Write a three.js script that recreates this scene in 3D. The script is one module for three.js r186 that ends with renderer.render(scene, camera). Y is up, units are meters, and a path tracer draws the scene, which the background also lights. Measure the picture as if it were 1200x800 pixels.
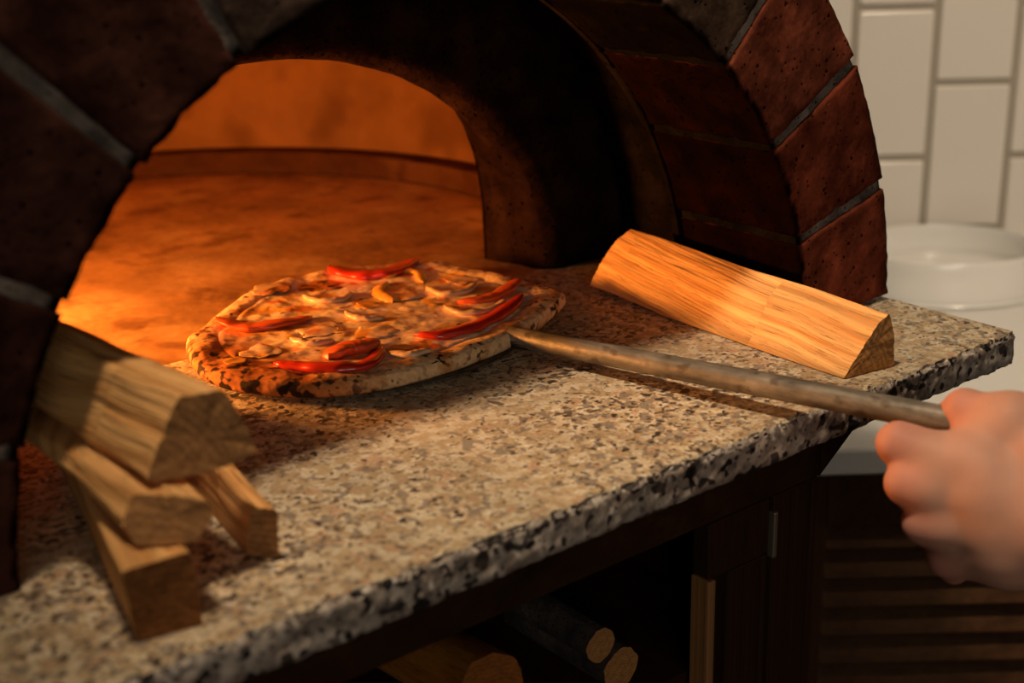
import * as THREE from 'three';
import { ImprovedNoise } from 'three/addons/math/ImprovedNoise.js';
import { RoundedBoxGeometry } from 'three/addons/geometries/RoundedBoxGeometry.js';
import { mergeGeometries, mergeVertices } from 'three/addons/utils/BufferGeometryUtils.js';
import { RectAreaLightUniformsLib } from 'three/addons/lights/RectAreaLightUniformsLib.js';

RectAreaLightUniformsLib.init();
const scene = new THREE.Scene();
const renderer = new THREE.WebGLRenderer({ antialias: true });
renderer.toneMapping = THREE.LinearToneMapping;
renderer.toneMappingExposure = 1.0;
renderer.shadowMap.enabled = true;
scene.background = new THREE.Color(0x000000);

/* ---------------------------------------------------------------- camera
   World: the face of the oven is the plane z = 0, x runs along it, -z goes into the oven.
   Heights in the builders are measured from the granite top, which is Y0 above the floor. */
const Y0 = 1.10;
const FPX = 1638.8, PITCH = 0.3366, ROLL = -0.0253, YAW = 0.6733;
const EYE = new THREE.Vector3(-0.5025, 0.35, 0.6535);
const FWD = new THREE.Vector3(Math.sin(YAW) * Math.cos(PITCH), -Math.sin(PITCH), -Math.cos(YAW) * Math.cos(PITCH));
const R0 = new THREE.Vector3(Math.cos(YAW), 0, Math.sin(YAW));
const U0 = new THREE.Vector3().crossVectors(R0, FWD);
const RGT = R0.clone().multiplyScalar(Math.cos(ROLL)).addScaledVector(U0, Math.sin(ROLL));
const UPV = U0.clone().multiplyScalar(Math.cos(ROLL)).addScaledVector(R0, -Math.sin(ROLL));
const camera = new THREE.PerspectiveCamera(2 * Math.atan(400 / FPX) * 180 / Math.PI, 1.5, 0.05, 50);
camera.matrixAutoUpdate = true;
camera.position.set(EYE.x, EYE.y + Y0, EYE.z);
camera.quaternion.setFromRotationMatrix(new THREE.Matrix4().makeBasis(RGT, UPV, FWD.clone().negate()));
camera.focus = 1.0;
camera.userData.fStop = 4.6;
camera.updateMatrixWorld(true);
scene.add(camera);
// a pixel of the photograph as a direction, and the point where it meets a known plane
const ray = (px, py) => FWD.clone().addScaledVector(RGT, (px - 600) / FPX).addScaledVector(UPV, -(py - 400) / FPX);
const atY = (px, py, y = 0) => { const d = ray(px, py); return EYE.clone().addScaledVector(d, (y - EYE.y) / d.y); };
const atDepth = (px, py, dep) => EYE.clone().addScaledVector(ray(px, py), dep);

// the room is turned against the oven: HD points at the tiled wall, SD along it to the right
const HD = new THREE.Vector3(Math.sin(YAW), 0, -Math.cos(YAW)), SD = R0.clone();
const room = (a, y, d) => EYE.clone().setY(0).addScaledVector(SD, a).addScaledVector(HD, d).setY(y);

const V = (x, y, z) => new THREE.Vector3(x, y, z);
/* ---------------------------------------------------------------- lights (fittings are built further down) */
// two track spotlights: one over the oven shelf, one on the tiles and worktop
const SPOTS = [
  { at: V(-0.29, 1.30, 0.17), to: V(0.20, 0, 0.13), power: 4.4, cone: 0.49, soft: 3.4, where: 'aimed at the granite shelf' },
  { at: room(0.95, 1.38, 0.55), to: room(0.72, 0.0, 1.80), power: 5.6, cone: 0.44, soft: 2.0, where: 'aimed at the tiled wall' },
];
const WARM = new THREE.Color(1.0, 0.79, 0.56);
for (const q of SPOTS) {
  const l = new THREE.SpotLight(WARM, q.power, 0, q.cone, 0.75, 2);
  l.position.copy(q.at).add(V(0, Y0, 0)); l.target.position.copy(q.to).add(V(0, Y0, 0));
  l.castShadow = true; l.shadow.radius = q.soft; l.shadow.mapSize.set(2048, 2048); l.name = 'track_spot_beam';
  scene.add(l, l.target);
}
// added fill light, source unseen: a wide panel high on the wall behind the photographer
const PANEL = { at: room(0.55, 0.72, -2.47), w: 1.3, h: 0.7, power: 3.0 };
const COOL = new THREE.Color(1.0, 0.90, 0.78);
{
  const l = new THREE.RectAreaLight(COOL, PANEL.power, PANEL.w, PANEL.h), p = PANEL.at.clone().addScaledVector(HD, 0.02).add(V(0, Y0, 0));
  l.position.copy(p); l.lookAt(p.clone().add(HD)); l.name = 'fill_panel_beam'; scene.add(l);
}

const FIRE_AT = new THREE.Vector3(-0.31, 0.068, -0.435);
const fireLight = new THREE.PointLight(new THREE.Color(1.0, 0.38, 0.080), 2.5, 0, 2);
fireLight.position.copy(FIRE_AT).add(new THREE.Vector3(0, Y0, 0));
fireLight.castShadow = true; fireLight.shadow.radius = 2.5;
fireLight.name = 'oven_fire_glow';
scene.add(fireLight);

/* ---------------------------------------------------------------- helpers */
let seed = 20771;
const rnd = () => { seed = (seed * 1664525 + 1013904223) >>> 0; return seed / 4294967296; };
const noise = new ImprovedNoise();
const N = (x, y, z = 0) => noise.noise(x, y, z);
const fbm = (x, y, z, o = 4) => { let s = 0, a = 0.5, f = 1; for (let i = 0; i < o; i++) { s += a * N(x * f + 7.3 * i, y * f + 3.1 * i, z * f + 1.7 * i); a *= 0.5; f *= 2.03; } return s; };
const clamp = (v, a = 0, b = 1) => Math.min(b, Math.max(a, v));
const sst = (a, b, v) => { const t = clamp((v - a) / (b - a)); return t * t * (3 - 2 * t); };
const mix = (a, b, t) => a + (b - a) * t;
const mix3 = (a, b, t) => [mix(a[0], b[0], t), mix(a[1], b[1], t), mix(a[2], b[2], t)];
const V3 = (x, y, z) => new THREE.Vector3(x, y, z);

function texture(w, h, fn, srgb = true) {
  const d = new Uint8Array(w * h * 4);
  for (let j = 0; j < h; j++) for (let i = 0; i < w; i++) {
    const c = fn(i / w, j / h), k = (j * w + i) * 4;
    d[k] = clamp(c[0], 0, 255); d[k + 1] = clamp(c[1], 0, 255); d[k + 2] = clamp(c[2], 0, 255); d[k + 3] = 255;
  }
  const t = new THREE.DataTexture(d, w, h, THREE.RGBAFormat);
  t.wrapS = t.wrapT = THREE.RepeatWrapping; t.magFilter = THREE.LinearFilter; t.minFilter = THREE.LinearMipmapLinearFilter; t.generateMipmaps = true;
  if (srgb) t.colorSpace = THREE.SRGBColorSpace;
  t.needsUpdate = true;
  return t;
}
const grey = (w, h, fn) => texture(w, h, (u, v) => { const g = fn(u, v) * 255; return [g, g, g]; }, false);
// noise that tiles over the unit square
function tfbm(u, v, f, o = 4, s = 0) {
  const P = (x, y) => fbm(x * f + s, y * f + s * 1.7, s * 0.37, o), wu = sst(0.85, 1, u), wv = sst(0.85, 1, v);
  const A = y => wu ? mix(P(u, y), P(u - 1, y), wu) : P(u, y);   // blended with a shifted copy near the seam
  return wv ? mix(A(v), A(v - 1), wv) : A(v);
}
// tiling cell noise: returns [distance to nearest, distance to second, id of nearest]
function cells(u, v, n, s, ax = 1) {
  const x = u * n, y = v * n * ax, M = Math.round(n * ax), ix = Math.floor(x), iy = Math.floor(y);
  let d1 = 9, d2 = 9, id = 0;
  for (let j = -1; j <= 1; j++) for (let i = -1; i <= 1; i++) {
    const cx = ((ix + i) % n + n) % n, cy = ((iy + j) % M + M) % M;
    let h = (cx * 374761393 + cy * 668265263 + s * 974634777) | 0; h = Math.imul(h ^ (h >>> 13), 1274126177); h ^= h >>> 16;
    const a = (h & 1023) / 1023, b = ((h >>> 10) & 1023) / 1023;
    const dx = ix + i + a - x, dy = iy + j + b - y, d = Math.hypot(dx, dy);
    if (d < d1) { d2 = d1; d1 = d; id = ((h >>> 4) & 4095) / 4095; } else if (d < d2) d2 = d;
  }
  return [d1, d2, id];
}
const names = new Map();
function numbered(n) { const k = names.get(n) ?? 0; names.set(n, k + 1); return k ? n + '_' + String(k).padStart(3, '0') : n; }
const shadow = o => { o.castShadow = true; o.receiveShadow = true; return o; };
// a Group at a thing's base; parts are given in coordinates from the granite top and moved to the base
function thing(name, label, category, base, group) {
  const g = new THREE.Group(); g.name = numbered(name); g.position.set(base.x, base.y + Y0, base.z);
  g.userData = { label, category }; if (group) g.userData.group = group;
  g.userBase = base.clone(); scene.add(g); return g;
}
const rootOf = o => { while (o.parent && o.parent !== scene) o = o.parent; return o; };
function part(parent, name, geo, m, label) {
  const b = rootOf(parent).userBase; geo.translate(-b.x, -b.y, -b.z);
  const o = shadow(new THREE.Mesh(geo, m)); o.name = name; if (label) o.userData.label = label;
  parent.add(o); return o;
}
function structure(name, label, category, base) { const g = thing(name, label, category, base); g.userData.kind = 'structure'; return g; }
function box(x0, x1, y0, y1, z0, z1, r = 0.002) {
  const g = new RoundedBoxGeometry(x1 - x0, y1 - y0, z1 - z0, 2, Math.min(r, (x1 - x0) / 2.1, (y1 - y0) / 2.1, (z1 - z0) / 2.1));
  g.translate((x0 + x1) / 2, (y0 + y1) / 2, (z0 + z1) / 2); return g;
}
// box in the frame of the room: a along the tiled wall, y from the granite top, d towards the wall
function rbox(a0, a1, y0, y1, d0, d1, r = 0.002) {
  const g = new RoundedBoxGeometry(a1 - a0, y1 - y0, d1 - d0, 2, Math.min(r, (a1 - a0) / 2.1, (y1 - y0) / 2.1, (d1 - d0) / 2.1));
  g.rotateY(-YAW); const c = room((a0 + a1) / 2, (y0 + y1) / 2, (d0 + d1) / 2); g.translate(c.x, c.y, c.z); return g;
}
// smooth normals, then planar uv in metres for every triangle by the way it faces
function finish(geo, s = 1, rot = 0) {
  for (const k of Object.keys(geo.attributes)) if (k !== 'position') geo.deleteAttribute(k);
  let g = mergeVertices(geo, 1e-6); g.computeVertexNormals(); g = g.toNonIndexed();
  const p = g.attributes.position, uv = new Float32Array(p.count * 2), a = V3(), b = V3(), c = V3(), n = V3();
  for (let i = 0; i < p.count; i += 3) {
    a.fromBufferAttribute(p, i); b.fromBufferAttribute(p, i + 1); c.fromBufferAttribute(p, i + 2);
    n.crossVectors(b.clone().sub(a), c.clone().sub(a)); const ax = Math.abs(n.x), ay = Math.abs(n.y), az = Math.abs(n.z);
    [a, b, c].forEach((q, k) => {
      const [u, v] = ay >= ax && ay >= az ? [q.x, q.z] : az >= ax ? [q.x, q.y] : [q.z, q.y];
      uv[(i + k) * 2] = u / s; uv[(i + k) * 2 + 1] = v / s;
    });
  }
  g.setAttribute('uv', new THREE.BufferAttribute(uv, 2)); return g;
}
const hexmat = (o) => new THREE.MeshPhysicalMaterial(o);
const lin = (r, g, b) => new THREE.Color().setRGB(r, g, b);

/* ---------------------------------------------------------------- materials */
// speckled granite: grains of feldspar, quartz and mica as thresholds of noise, so that they interlock
const granite = (n, sd, paler) => {
  const pal = { cream: [208, 188, 156], beige: [184, 158, 122], pale: [220, 206, 180], grey: [140, 125, 108], pink: [184, 146, 114], dark: paler ? [92, 76, 60] : [60, 52, 47], black: paler ? [54, 45, 38] : [27, 25, 24] };
  const f = paler ? 1 : 0.72; if (!paler) Object.assign(pal, { cream: [186, 172, 156], beige: [148, 134, 120], pale: [206, 196, 182], grey: [112, 102, 96], pink: [150, 128, 112] });
  return texture(n, n, (u, v) => {
    const cl = tfbm(u, v, 7, 2, 31 + sd), a = tfbm(u, v, 34 * f, 2, 3 + sd), b = tfbm(u, v, 52 * f, 2, 17 + sd), d = tfbm(u, v, 46 * f, 2, 63 + sd), e = tfbm(u, v, 88, 2, 83 + sd);
    let c = mix3(pal.beige, pal.cream, sst(-0.08, 0.10, a));
    c = mix3(c, pal.pale, 0.8 * sst(0.14, 0.22, b)); c = mix3(c, pal.pink, 0.7 * sst(0.18, 0.26, tfbm(u, v, 30, 2, 101 + sd)));
    c = mix3(c, pal.grey, 0.85 * sst(0.10, 0.17, d + 0.25 * cl));
    c = mix3(c, pal.dark, (paler ? 0.85 : 0.95) * sst(paler ? 0.19 : 0.09, paler ? 0.25 : 0.14, tfbm(u, v, 58 * f, 2, 141 + sd) + 0.30 * cl));
    c = mix3(c, pal.black, 0.9 * sst(0.25, 0.29, tfbm(u, v, 44 * f, 2, 171 + sd) + (paler ? 0.2 : 0.45) * cl + (paler ? 0 : 0.10)));
    c = mix3(c, pal.dark, 0.7 * sst(0.20, 0.27, e));
    const k = 1 + 0.30 * tfbm(u, v, 150, 1, 51 + sd) + 0.25 * cl;
    return [c[0] * k, c[1] * k, c[2] * k];
  });
};
const graniteBump = grey(384, 384, (u, v) => 0.5 + 0.5 * tfbm(u, v, 40, 4, 13));
const M = {};
M.granite = hexmat({ map: granite(1024, 0, true), roughness: 0.5, bumpMap: graniteBump, bumpScale: 0.0006, specularIntensity: 0.4 });   // worn top, paler and warmer than the edge map
M.graniteEdge = hexmat({ map: granite(768, 40, false), roughness: 0.4, bumpMap: graniteBump, bumpScale: 0.0012, specularIntensity: 0.5 });
const brickTex = texture(512, 512, (u, v) => {
  const a = tfbm(u, v, 5, 4, 2), b = tfbm(u, v, 40, 3, 8), c = cells(u, v, 26, 3), d = cells(u, v, 60, 9);
  const k = 0.86 + 0.75 * a + 0.22 * b, ash = sst(0.10, 0.34, tfbm(u, v, 8, 4, 77));
  let col = mix3([205 * k, 196 * k, 190 * k], [112, 112, 112], 0.45 * ash);
  if (c[2] > 0.955 && c[0] < 0.20) col = mix3(col, [40, 34, 30], 0.85);
  if (d[2] > 0.965 && d[0] < 0.35) col = mix3(col, [50, 42, 38], 0.7);
  return col;
});
const brickBump = grey(512, 512, (u, v) => {
  const c = cells(u, v, 26, 3), d = cells(u, v, 60, 9); let h = 0.66 + 0.28 * tfbm(u, v, 24, 4, 4);
  if (c[2] > 0.955 && c[0] < 0.24) h -= 0.45; if (d[2] > 0.955 && d[0] < 0.4) h -= 0.25; return h;
});
const brickMat = (r, g, b) => hexmat({ vertexColors: true, map: brickTex, color: lin(r, g, b), roughness: 0.82, bumpMap: brickBump, bumpScale: 0.0012, specularIntensity: 0.03 });
M.mortar = hexmat({ vertexColors: true, map: brickTex, color: lin(0.36, 0.33, 0.29), roughness: 0.95, bumpMap: brickBump, bumpScale: 0.003, specularIntensity: 0.1 });
M.soot = hexmat({ map: brickTex, color: lin(0.012, 0.009, 0.008), roughness: 0.97, bumpMap: brickBump, bumpScale: 0.002, specularIntensity: 0.05 });
M.sootBrick = hexmat({ map: brickTex, color: lin(0.22, 0.12, 0.07), roughness: 0.95, bumpMap: brickBump, bumpScale: 0.003, specularIntensity: 0.08 });
M.mouth = hexmat({ map: brickTex, color: lin(0.028, 0.013, 0.008), roughness: 0.95, bumpMap: brickBump, bumpScale: 0.003, specularIntensity: 0.03 });
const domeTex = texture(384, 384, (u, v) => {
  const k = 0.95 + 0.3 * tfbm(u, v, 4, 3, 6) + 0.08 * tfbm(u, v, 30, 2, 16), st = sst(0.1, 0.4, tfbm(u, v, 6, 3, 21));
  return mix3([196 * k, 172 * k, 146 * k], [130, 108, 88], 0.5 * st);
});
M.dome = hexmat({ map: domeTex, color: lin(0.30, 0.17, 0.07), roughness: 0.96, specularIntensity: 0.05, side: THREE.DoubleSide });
const hearthTex = texture(640, 640, (u, v) => {
  const k = 0.92 + 0.3 * tfbm(u, v, 7, 3, 36) + 0.12 * tfbm(u, v, 50, 3, 46), ash = sst(0.0, 0.3, tfbm(u, v, 5, 4, 61)), sc = sst(0.05, 0.4, tfbm(u, v, 9, 4, 71));
  let c = [178 * k, 140 * k, 104 * k]; c = mix3(c, [204, 178, 148], 0.5 * ash); return mix3(c, [104, 74, 52], 0.6 * sc);
});
M.hearth = hexmat({ map: hearthTex, color: lin(0.90, 0.76, 0.48), roughness: 0.92, bumpMap: graniteBump, bumpScale: 0.001, specularIntensity: 0.1 });
M.kerb = hexmat({ map: hearthTex, color: lin(0.17, 0.10, 0.058), roughness: 0.95, specularIntensity: 0.05 });
M.plaster = hexmat({ color: lin(0.62, 0.58, 0.52), roughness: 0.9 });
const grain = (s, ringF, soft) => texture(384, 640, (u, v) => {
  // u across the split face, v along the fibre
  const w = u + 0.03 * tfbm(u, v, 2.2, 2, s) ;
  const line = 0.5 + 0.5 * Math.sin((w * ringF + 1.2 * tfbm(u, v * 0.25, 5, 3, s + 5)) * Math.PI * 2), fib = tfbm(u, v * 0.06, 60, 3, s + 9), band = tfbm(u, v * 0.18, 9, 3, s + 17);
  const pore = tfbm(u, v * 0.12, 120, 2, s + 27);
  let k = 1 + 0.24 * fib + soft * band; let c = mix3([232, 194, 140], [192, 142, 88], 0.55 * Math.pow(line, 2.2));
  if (pore > 0.2) k *= 0.82;
  return [c[0] * k, c[1] * k, c[2] * k];
});
const grainBump = grey(320, 512, (u, v) => 0.5 + 0.6 * tfbm(u, v * 0.05, 70, 3, 91) + 0.3 * tfbm(u, v * 0.12, 14, 3, 95));
const g1 = grain(3, 9, 0.32), g2 = grain(40, 5, 0.16);
const woodMat = (map, r, g, b) => hexmat({ map, color: lin(r, g, b), roughness: 0.72, bumpMap: grainBump, bumpScale: 0.0016, specularIntensity: 0.3 });
M.oak = woodMat(g1, 0.97, 0.82, 0.62);
M.log = woodMat(g2, 1.0, 0.80, 0.60);
M.bark = hexmat({ map: brickTex, color: lin(0.10, 0.08, 0.065), roughness: 0.95, bumpMap: brickBump, bumpScale: 0.004 });
const endTex = texture(320, 320, (u, v) => {
  const r = Math.hypot(u - 0.15, v + 0.25), line = 0.5 + 0.5 * Math.sin((r * 16 + 0.6 * tfbm(u, v, 6, 3, 5)) * Math.PI * 2), k = 0.95 + 0.30 * tfbm(u, v, 40, 3, 15) + 0.3 * tfbm(u, v, 7, 3, 35);
  return mix3([192 * k, 150 * k, 104 * k], [156 * k, 116 * k, 76 * k], 0.6 * line);
});
const endMat = (r, g, b) => hexmat({ map: endTex, color: lin(r, g, b), roughness: 0.9, bumpMap: graniteBump, bumpScale: 0.0005, specularIntensity: 0.15 });
M.endOak = endMat(0.95, 0.80, 0.60); M.endLog = endMat(0.66, 0.56, 0.47);
M.darkWood = hexmat({ map: g1, color: lin(0.042, 0.025, 0.016), roughness: 0.6, bumpMap: grainBump, bumpScale: 0.0006, specularIntensity: 0.3 });
M.darkWoodB = hexmat({ map: g2, color: lin(0.085, 0.054, 0.033), roughness: 0.6, bumpMap: grainBump, bumpScale: 0.0006, specularIntensity: 0.3 });
M.tile = hexmat({ color: lin(0.76, 0.72, 0.66), roughness: 0.22, clearcoat: 0.4, clearcoatRoughness: 0.15 });
M.grout = hexmat({ color: lin(0.36, 0.32, 0.27), roughness: 0.95 });
M.paint = hexmat({ color: lin(0.30, 0.27, 0.24), roughness: 0.95 });
M.ceil = hexmat({ color: lin(0.55, 0.52, 0.48), roughness: 0.95 });
M.floor = hexmat({ map: domeTex, color: lin(0.16, 0.14, 0.13), roughness: 0.6 });
M.worktop = hexmat({ color: lin(0.72, 0.71, 0.68), roughness: 0.35 });
M.ceramic = hexmat({ color: lin(0.80, 0.79, 0.76), roughness: 0.2, clearcoat: 0.5 });
const steelTex = texture(320, 320, (u, v) => { const k = 0.8 + 0.35 * tfbm(u, v, 8, 5, 6) + 0.25 * tfbm(u, v * 0.2, 40, 3, 3), st = sst(0.12, 0.36, tfbm(u, v, 14, 4, 44)); return mix3([176 * k, 168 * k, 154 * k], [84, 70, 56], 0.6 * st); });
M.handle = hexmat({ map: steelTex, color: lin(0.66, 0.64, 0.60), roughness: 0.5, metalness: 0.35, bumpMap: graniteBump, bumpScale: 0.0004 });
M.blade = hexmat({ map: steelTex, color: lin(0.28, 0.26, 0.24), roughness: 0.5, metalness: 0.8 });
M.brass = hexmat({ color: lin(0.36, 0.30, 0.22), roughness: 0.45, metalness: 0.8 });
M.black = hexmat({ color: lin(0.02, 0.02, 0.02), roughness: 0.5 });

/* ---------------------------------------------------------------- room shell */
const H0 = -Y0, HC = 2.70 - Y0;        // floor and ceiling, from the granite top
const DW = 1.86;
{
  const fl = structure('floor', 'dark stone kitchen floor', 'floor', V3(0, H0, 0));
  part(fl, 'floor_slab', rbox(-2.6, 2.8, H0 - 0.1, H0, -2.6, DW + 0.12), M.floor);
  const ce = structure('ceiling', 'plain pale kitchen ceiling', 'ceiling', room(0, HC, 0));
  part(ce, 'ceiling_slab', rbox(-2.6, 2.8, HC, HC + 0.1, -2.6, DW + 0.12), M.ceil);
  for (const [n, l, a0, a1, d0, d1] of [['wall_left', 'plain dim wall to one side of the oven', -2.6, -2.5, -2.5, DW], ['wall_right', 'plain dim wall at the far end of the worktop', 2.7, 2.8, -2.5, DW], ['wall_front', 'plain dim wall opposite the tiled wall', -2.6, 2.8, -2.6, -2.5]]) {
    const w = structure(n, l, 'wall', room((a0 + a1) / 2, H0, (d0 + d1) / 2)); part(w, 'wall_panel', rbox(a0, a1, H0, HC, d0, d1), M.paint);
  }
  const wb = structure('wall_back', 'glazed white wall tiles set upright with grey joints', 'wall', room(0, H0, DW));
  part(wb, 'grout_bed', rbox(-2.6, 2.8, H0, HC, DW, DW + 0.12), M.grout, 'grey grout between the white tiles');
  // upright tiles, every second column shifted by half a tile
  const PW = 0.1075, PH = 0.1992, J = 0.0085;
  const tg = new RoundedBoxGeometry(PW - J, PH - J, 0.010, 2, 0.0035); tg.rotateY(-YAW);
  const b = wb.userBase;
  for (let c = -6; c < 9; c++) for (let r = -2; r < 6; r++) {
    const a = 0.566 + (c + 0.5) * PW, y = 0.0472 + (r + 0.5) * PH + (c % 2 ? 0.5 * PH : 0);
    const q = room(a, y, DW + 0.001); const m = shadow(new THREE.Mesh(tg, M.tile));
    m.name = 'tile'; m.position.copy(q).sub(b); wb.add(m);
  }
}

/* ---------------------------------------------------------------- white worktop with louvred cupboard */
const WT = -0.20;                       // top of the low worktop
{
  const wt = thing('worktop', 'low white worktop in front of the tiled wall', 'worktop', room(1.2, WT - 0.03, 1.5));
  part(wt, 'worktop_slab', rbox(0.225, 2.4, WT - 0.028, WT, 1.232, DW - 0.006, 0.004), M.worktop);
  const cb = thing('louvred_cupboard', 'dark brown wooden cupboard with slatted louvre door under white worktop', 'cupboard', room(1.2, H0, 1.5));
  part(cb, 'body', rbox(0.228, 2.38, H0 + 0.08, WT - 0.029, 1.31, DW - 0.02), M.darkWood);
  part(cb, 'plinth', rbox(0.26, 2.38, H0, H0 + 0.08, 1.36, DW - 0.03), M.black);
  part(cb, 'filler_board', rbox(0.232, 0.292, H0 + 0.085, WT - 0.03, 1.268, 1.309), M.darkWood);
  for (let k = 0; k < 2; k++) {
    const a0 = 0.297 + k * 0.72, a1 = a0 + 0.70, y0 = H0 + 0.1, y1 = WT - 0.034;
    const dr = part(cb, 'door', mergeGeometries([rbox(a0, a0 + 0.014, y0, y1, 1.262, 1.29), rbox(a1 - 0.05, a1, y0, y1, 1.262, 1.29), rbox(a0 + 0.014, a1 - 0.05, y1 - 0.062, y1, 1.262, 1.29), rbox(a0 + 0.014, a1 - 0.05, y0, y0 + 0.06, 1.262, 1.29), rbox(a0 + 0.014, a1 - 0.05, y0 + 0.06, y1 - 0.06, 1.302, 1.308)]), M.darkWoodB);
    for (let y = y1 - 0.080; y > y0 + 0.07; y -= 0.0335) {
      const g = new RoundedBoxGeometry(a1 - a0 - 0.066, 0.0075, 0.034, 1, 0.002); g.rotateX(0.95); g.rotateY(-YAW); const c = room((a0 + a1) / 2 - 0.018, y, 1.279); g.translate(c.x, c.y, c.z);
      part(dr, 'slat', g, M.darkWoodB);
    }
  }
  // rounded white dish on the worktop
  const c0 = room(0.565, WT, 1.748);
  const di = thing('oval_dish', 'low white oval ceramic dish on the white worktop against the tiles', 'dish', c0);
  const prof = [[0, 0.001], [0.92, 0.001], [0.985, 0.006], [1.0, 0.016], [0.985, 0.040], [0.965, 0.054], [0.945, 0.058], [0.92, 0.055], [0.90, 0.030], [0.8, 0.014], [0, 0.012]].map(([r, y]) => new THREE.Vector2(r * 0.128, y));
  const g = new THREE.LatheGeometry(new THREE.SplineCurve(prof).getPoints(60), 96); g.scale(1, 1, 0.80); g.rotateY(-YAW); g.translate(c0.x, c0.y, c0.z);
  part(di, 'bowl', g, M.ceramic);
}

/* ---------------------------------------------------------------- granite shelf */
const XR = 0.418, ZF = 0.115, TH = 0.0262;
{
  const w = 2 * XR, zb = -0.262, dz = ZF - zb;
  const g = new THREE.BoxGeometry(w, TH, dz, 360, 14, 170);
  g.translate(0, -TH / 2, (ZF + zb) / 2);
  const p = g.attributes.position, q = V3();
  for (let i = 0; i < p.count; i++) {
    q.fromBufferAttribute(p, i);
    const fz = sst(ZF - 0.004, ZF, q.z), fx = sst(XR - 0.004, XR, q.x), ft = sst(-0.004, 0, q.y), fb = sst(-TH + 0.004, -TH, q.y);
    // round the arrises, then break them with chips
    const chip = Math.max(0, fbm(q.x * 90, q.y * 90, q.z * 90, 3)) * 0.011, rough = 0.0034 * fbm(q.x * 120, q.y * 90, 3.3, 3) + 0.0016 * N(q.x * 30, q.y * 40, 9);
    const e = Math.max(fz * ft, fx * ft, fx * fz, fz * fb * 0.7);
    if (fz > 0) q.z -= fz * (rough + 0.0006) + e * (0.0022 + chip * 0.8);
    if (fx > 0) q.x -= fx * (rough + 0.0006) + e * (0.0026 + chip * 0.5);
    if (ft > 0 && (fz > 0 || fx > 0)) q.y -= e * (0.0012 + chip * 0.45);
    if (q.y > -0.0001) q.y += 0.0003 * fbm(q.x * 25, q.z * 25, 1, 2) * 0.6;
    p.setXYZ(i, q.x, q.y, q.z);
  }
  const sh = thing('granite_shelf', 'thick speckled beige granite shelf with rough chipped edge below oven arch', 'shelf', V3(0, -TH, 0));
  // worn top and raw broken edges of the one slab
  const fg = finish(g, 0.36), P = fg.attributes.position, split = [[], []], pick = (at, list) => { const o = new Float32Array(list.length * at.itemSize); list.forEach((n, i) => { for (let k = 0; k < at.itemSize; k++) o[i * at.itemSize + k] = at.array[n * at.itemSize + k]; }); return new THREE.BufferAttribute(o, at.itemSize); };
  for (let i = 0; i < P.count; i += 3) { const y = Math.min(P.getY(i), P.getY(i + 1), P.getY(i + 2)), z = Math.max(P.getZ(i), P.getZ(i + 1), P.getZ(i + 2)), x = Math.max(P.getX(i), P.getX(i + 1), P.getX(i + 2)); split[y > -0.0016 && z < ZF - 0.0016 && x < XR - 0.0016 ? 0 : 1].push(i, i + 1, i + 2); }
  split.forEach((list, k) => { const q = new THREE.BufferGeometry(); for (const n of ['position', 'normal', 'uv']) q.setAttribute(n, pick(fg.attributes[n], list)); part(sh, k ? 'rough_edge' : 'worn_top', q, k ? M.graniteEdge : M.granite, k ? 'rough broken granite edge' : undefined); });
}

/* ---------------------------------------------------------------- the oven: brick arch, vestibule, mouth, dome */
const YC = -0.0137, RI = 0.3057, RO = 0.4105, DB = 0.125;
const polar = (r, a, z) => V3(r * Math.cos(a), YC + r * Math.sin(a), z);
function wedge(r0, r1, a0, a1, z0, z1, seg, rough, s) {
  // a tapered brick on a grid, edges rounded and nibbled
  const g = new THREE.BoxGeometry(1, 1, 1, seg[0], seg[1], seg[2]), p = g.attributes.position, rm = (r0 + r1) / 2;
  for (let i = 0; i < p.count; i++) {
    const u = p.getX(i), v = p.getY(i), w = p.getZ(i);
    let r = mix(r0, r1, u + 0.5), a = mix(a0, a1, v + 0.5), z = mix(z0, z1, w + 0.5);
    if (r1 > RO - 0.001) r = mix(r, r * Math.cos((a1 - a0) / 2) / Math.cos(a - (a0 + a1) / 2), 0.5 * sst(0, 0.5, u)); // nearly flat outer ends
    const eu = sst(0.42, 0.5, Math.abs(u)), ev = sst(0.42, 0.5, Math.abs(v)), ew = sst(0.42, 0.5, Math.abs(w)), e = Math.max(eu * ev, eu * ew, ev * ew);
    const c = polar(r, a, z), n = fbm(c.x * 120 + s, c.y * 120, c.z * 120, 3), n2 = N(c.x * 35 + s, c.y * 35, c.z * 35), ch = Math.max(0, fbm(c.x * 60 + s * 3, c.y * 60, c.z * 60, 3));
    const k = e * (0.0007 + ch * (u < 0 ? 0.005 : 0.002)), ri = u < 0 ? 0.6 : 0.3;
    r -= Math.sign(u) * eu * (k + rough * n) * ri; a -= Math.sign(v) * ev * (k + rough * 0.3 * n) / rm; z -= Math.sign(w) * ew * (k * 0.8 + rough * 0.5 * n + 0.0005 * n2);
    const q = polar(r, a, z); p.setXYZ(i, q.x, q.y, q.z);
  }
  return g;
}
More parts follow.
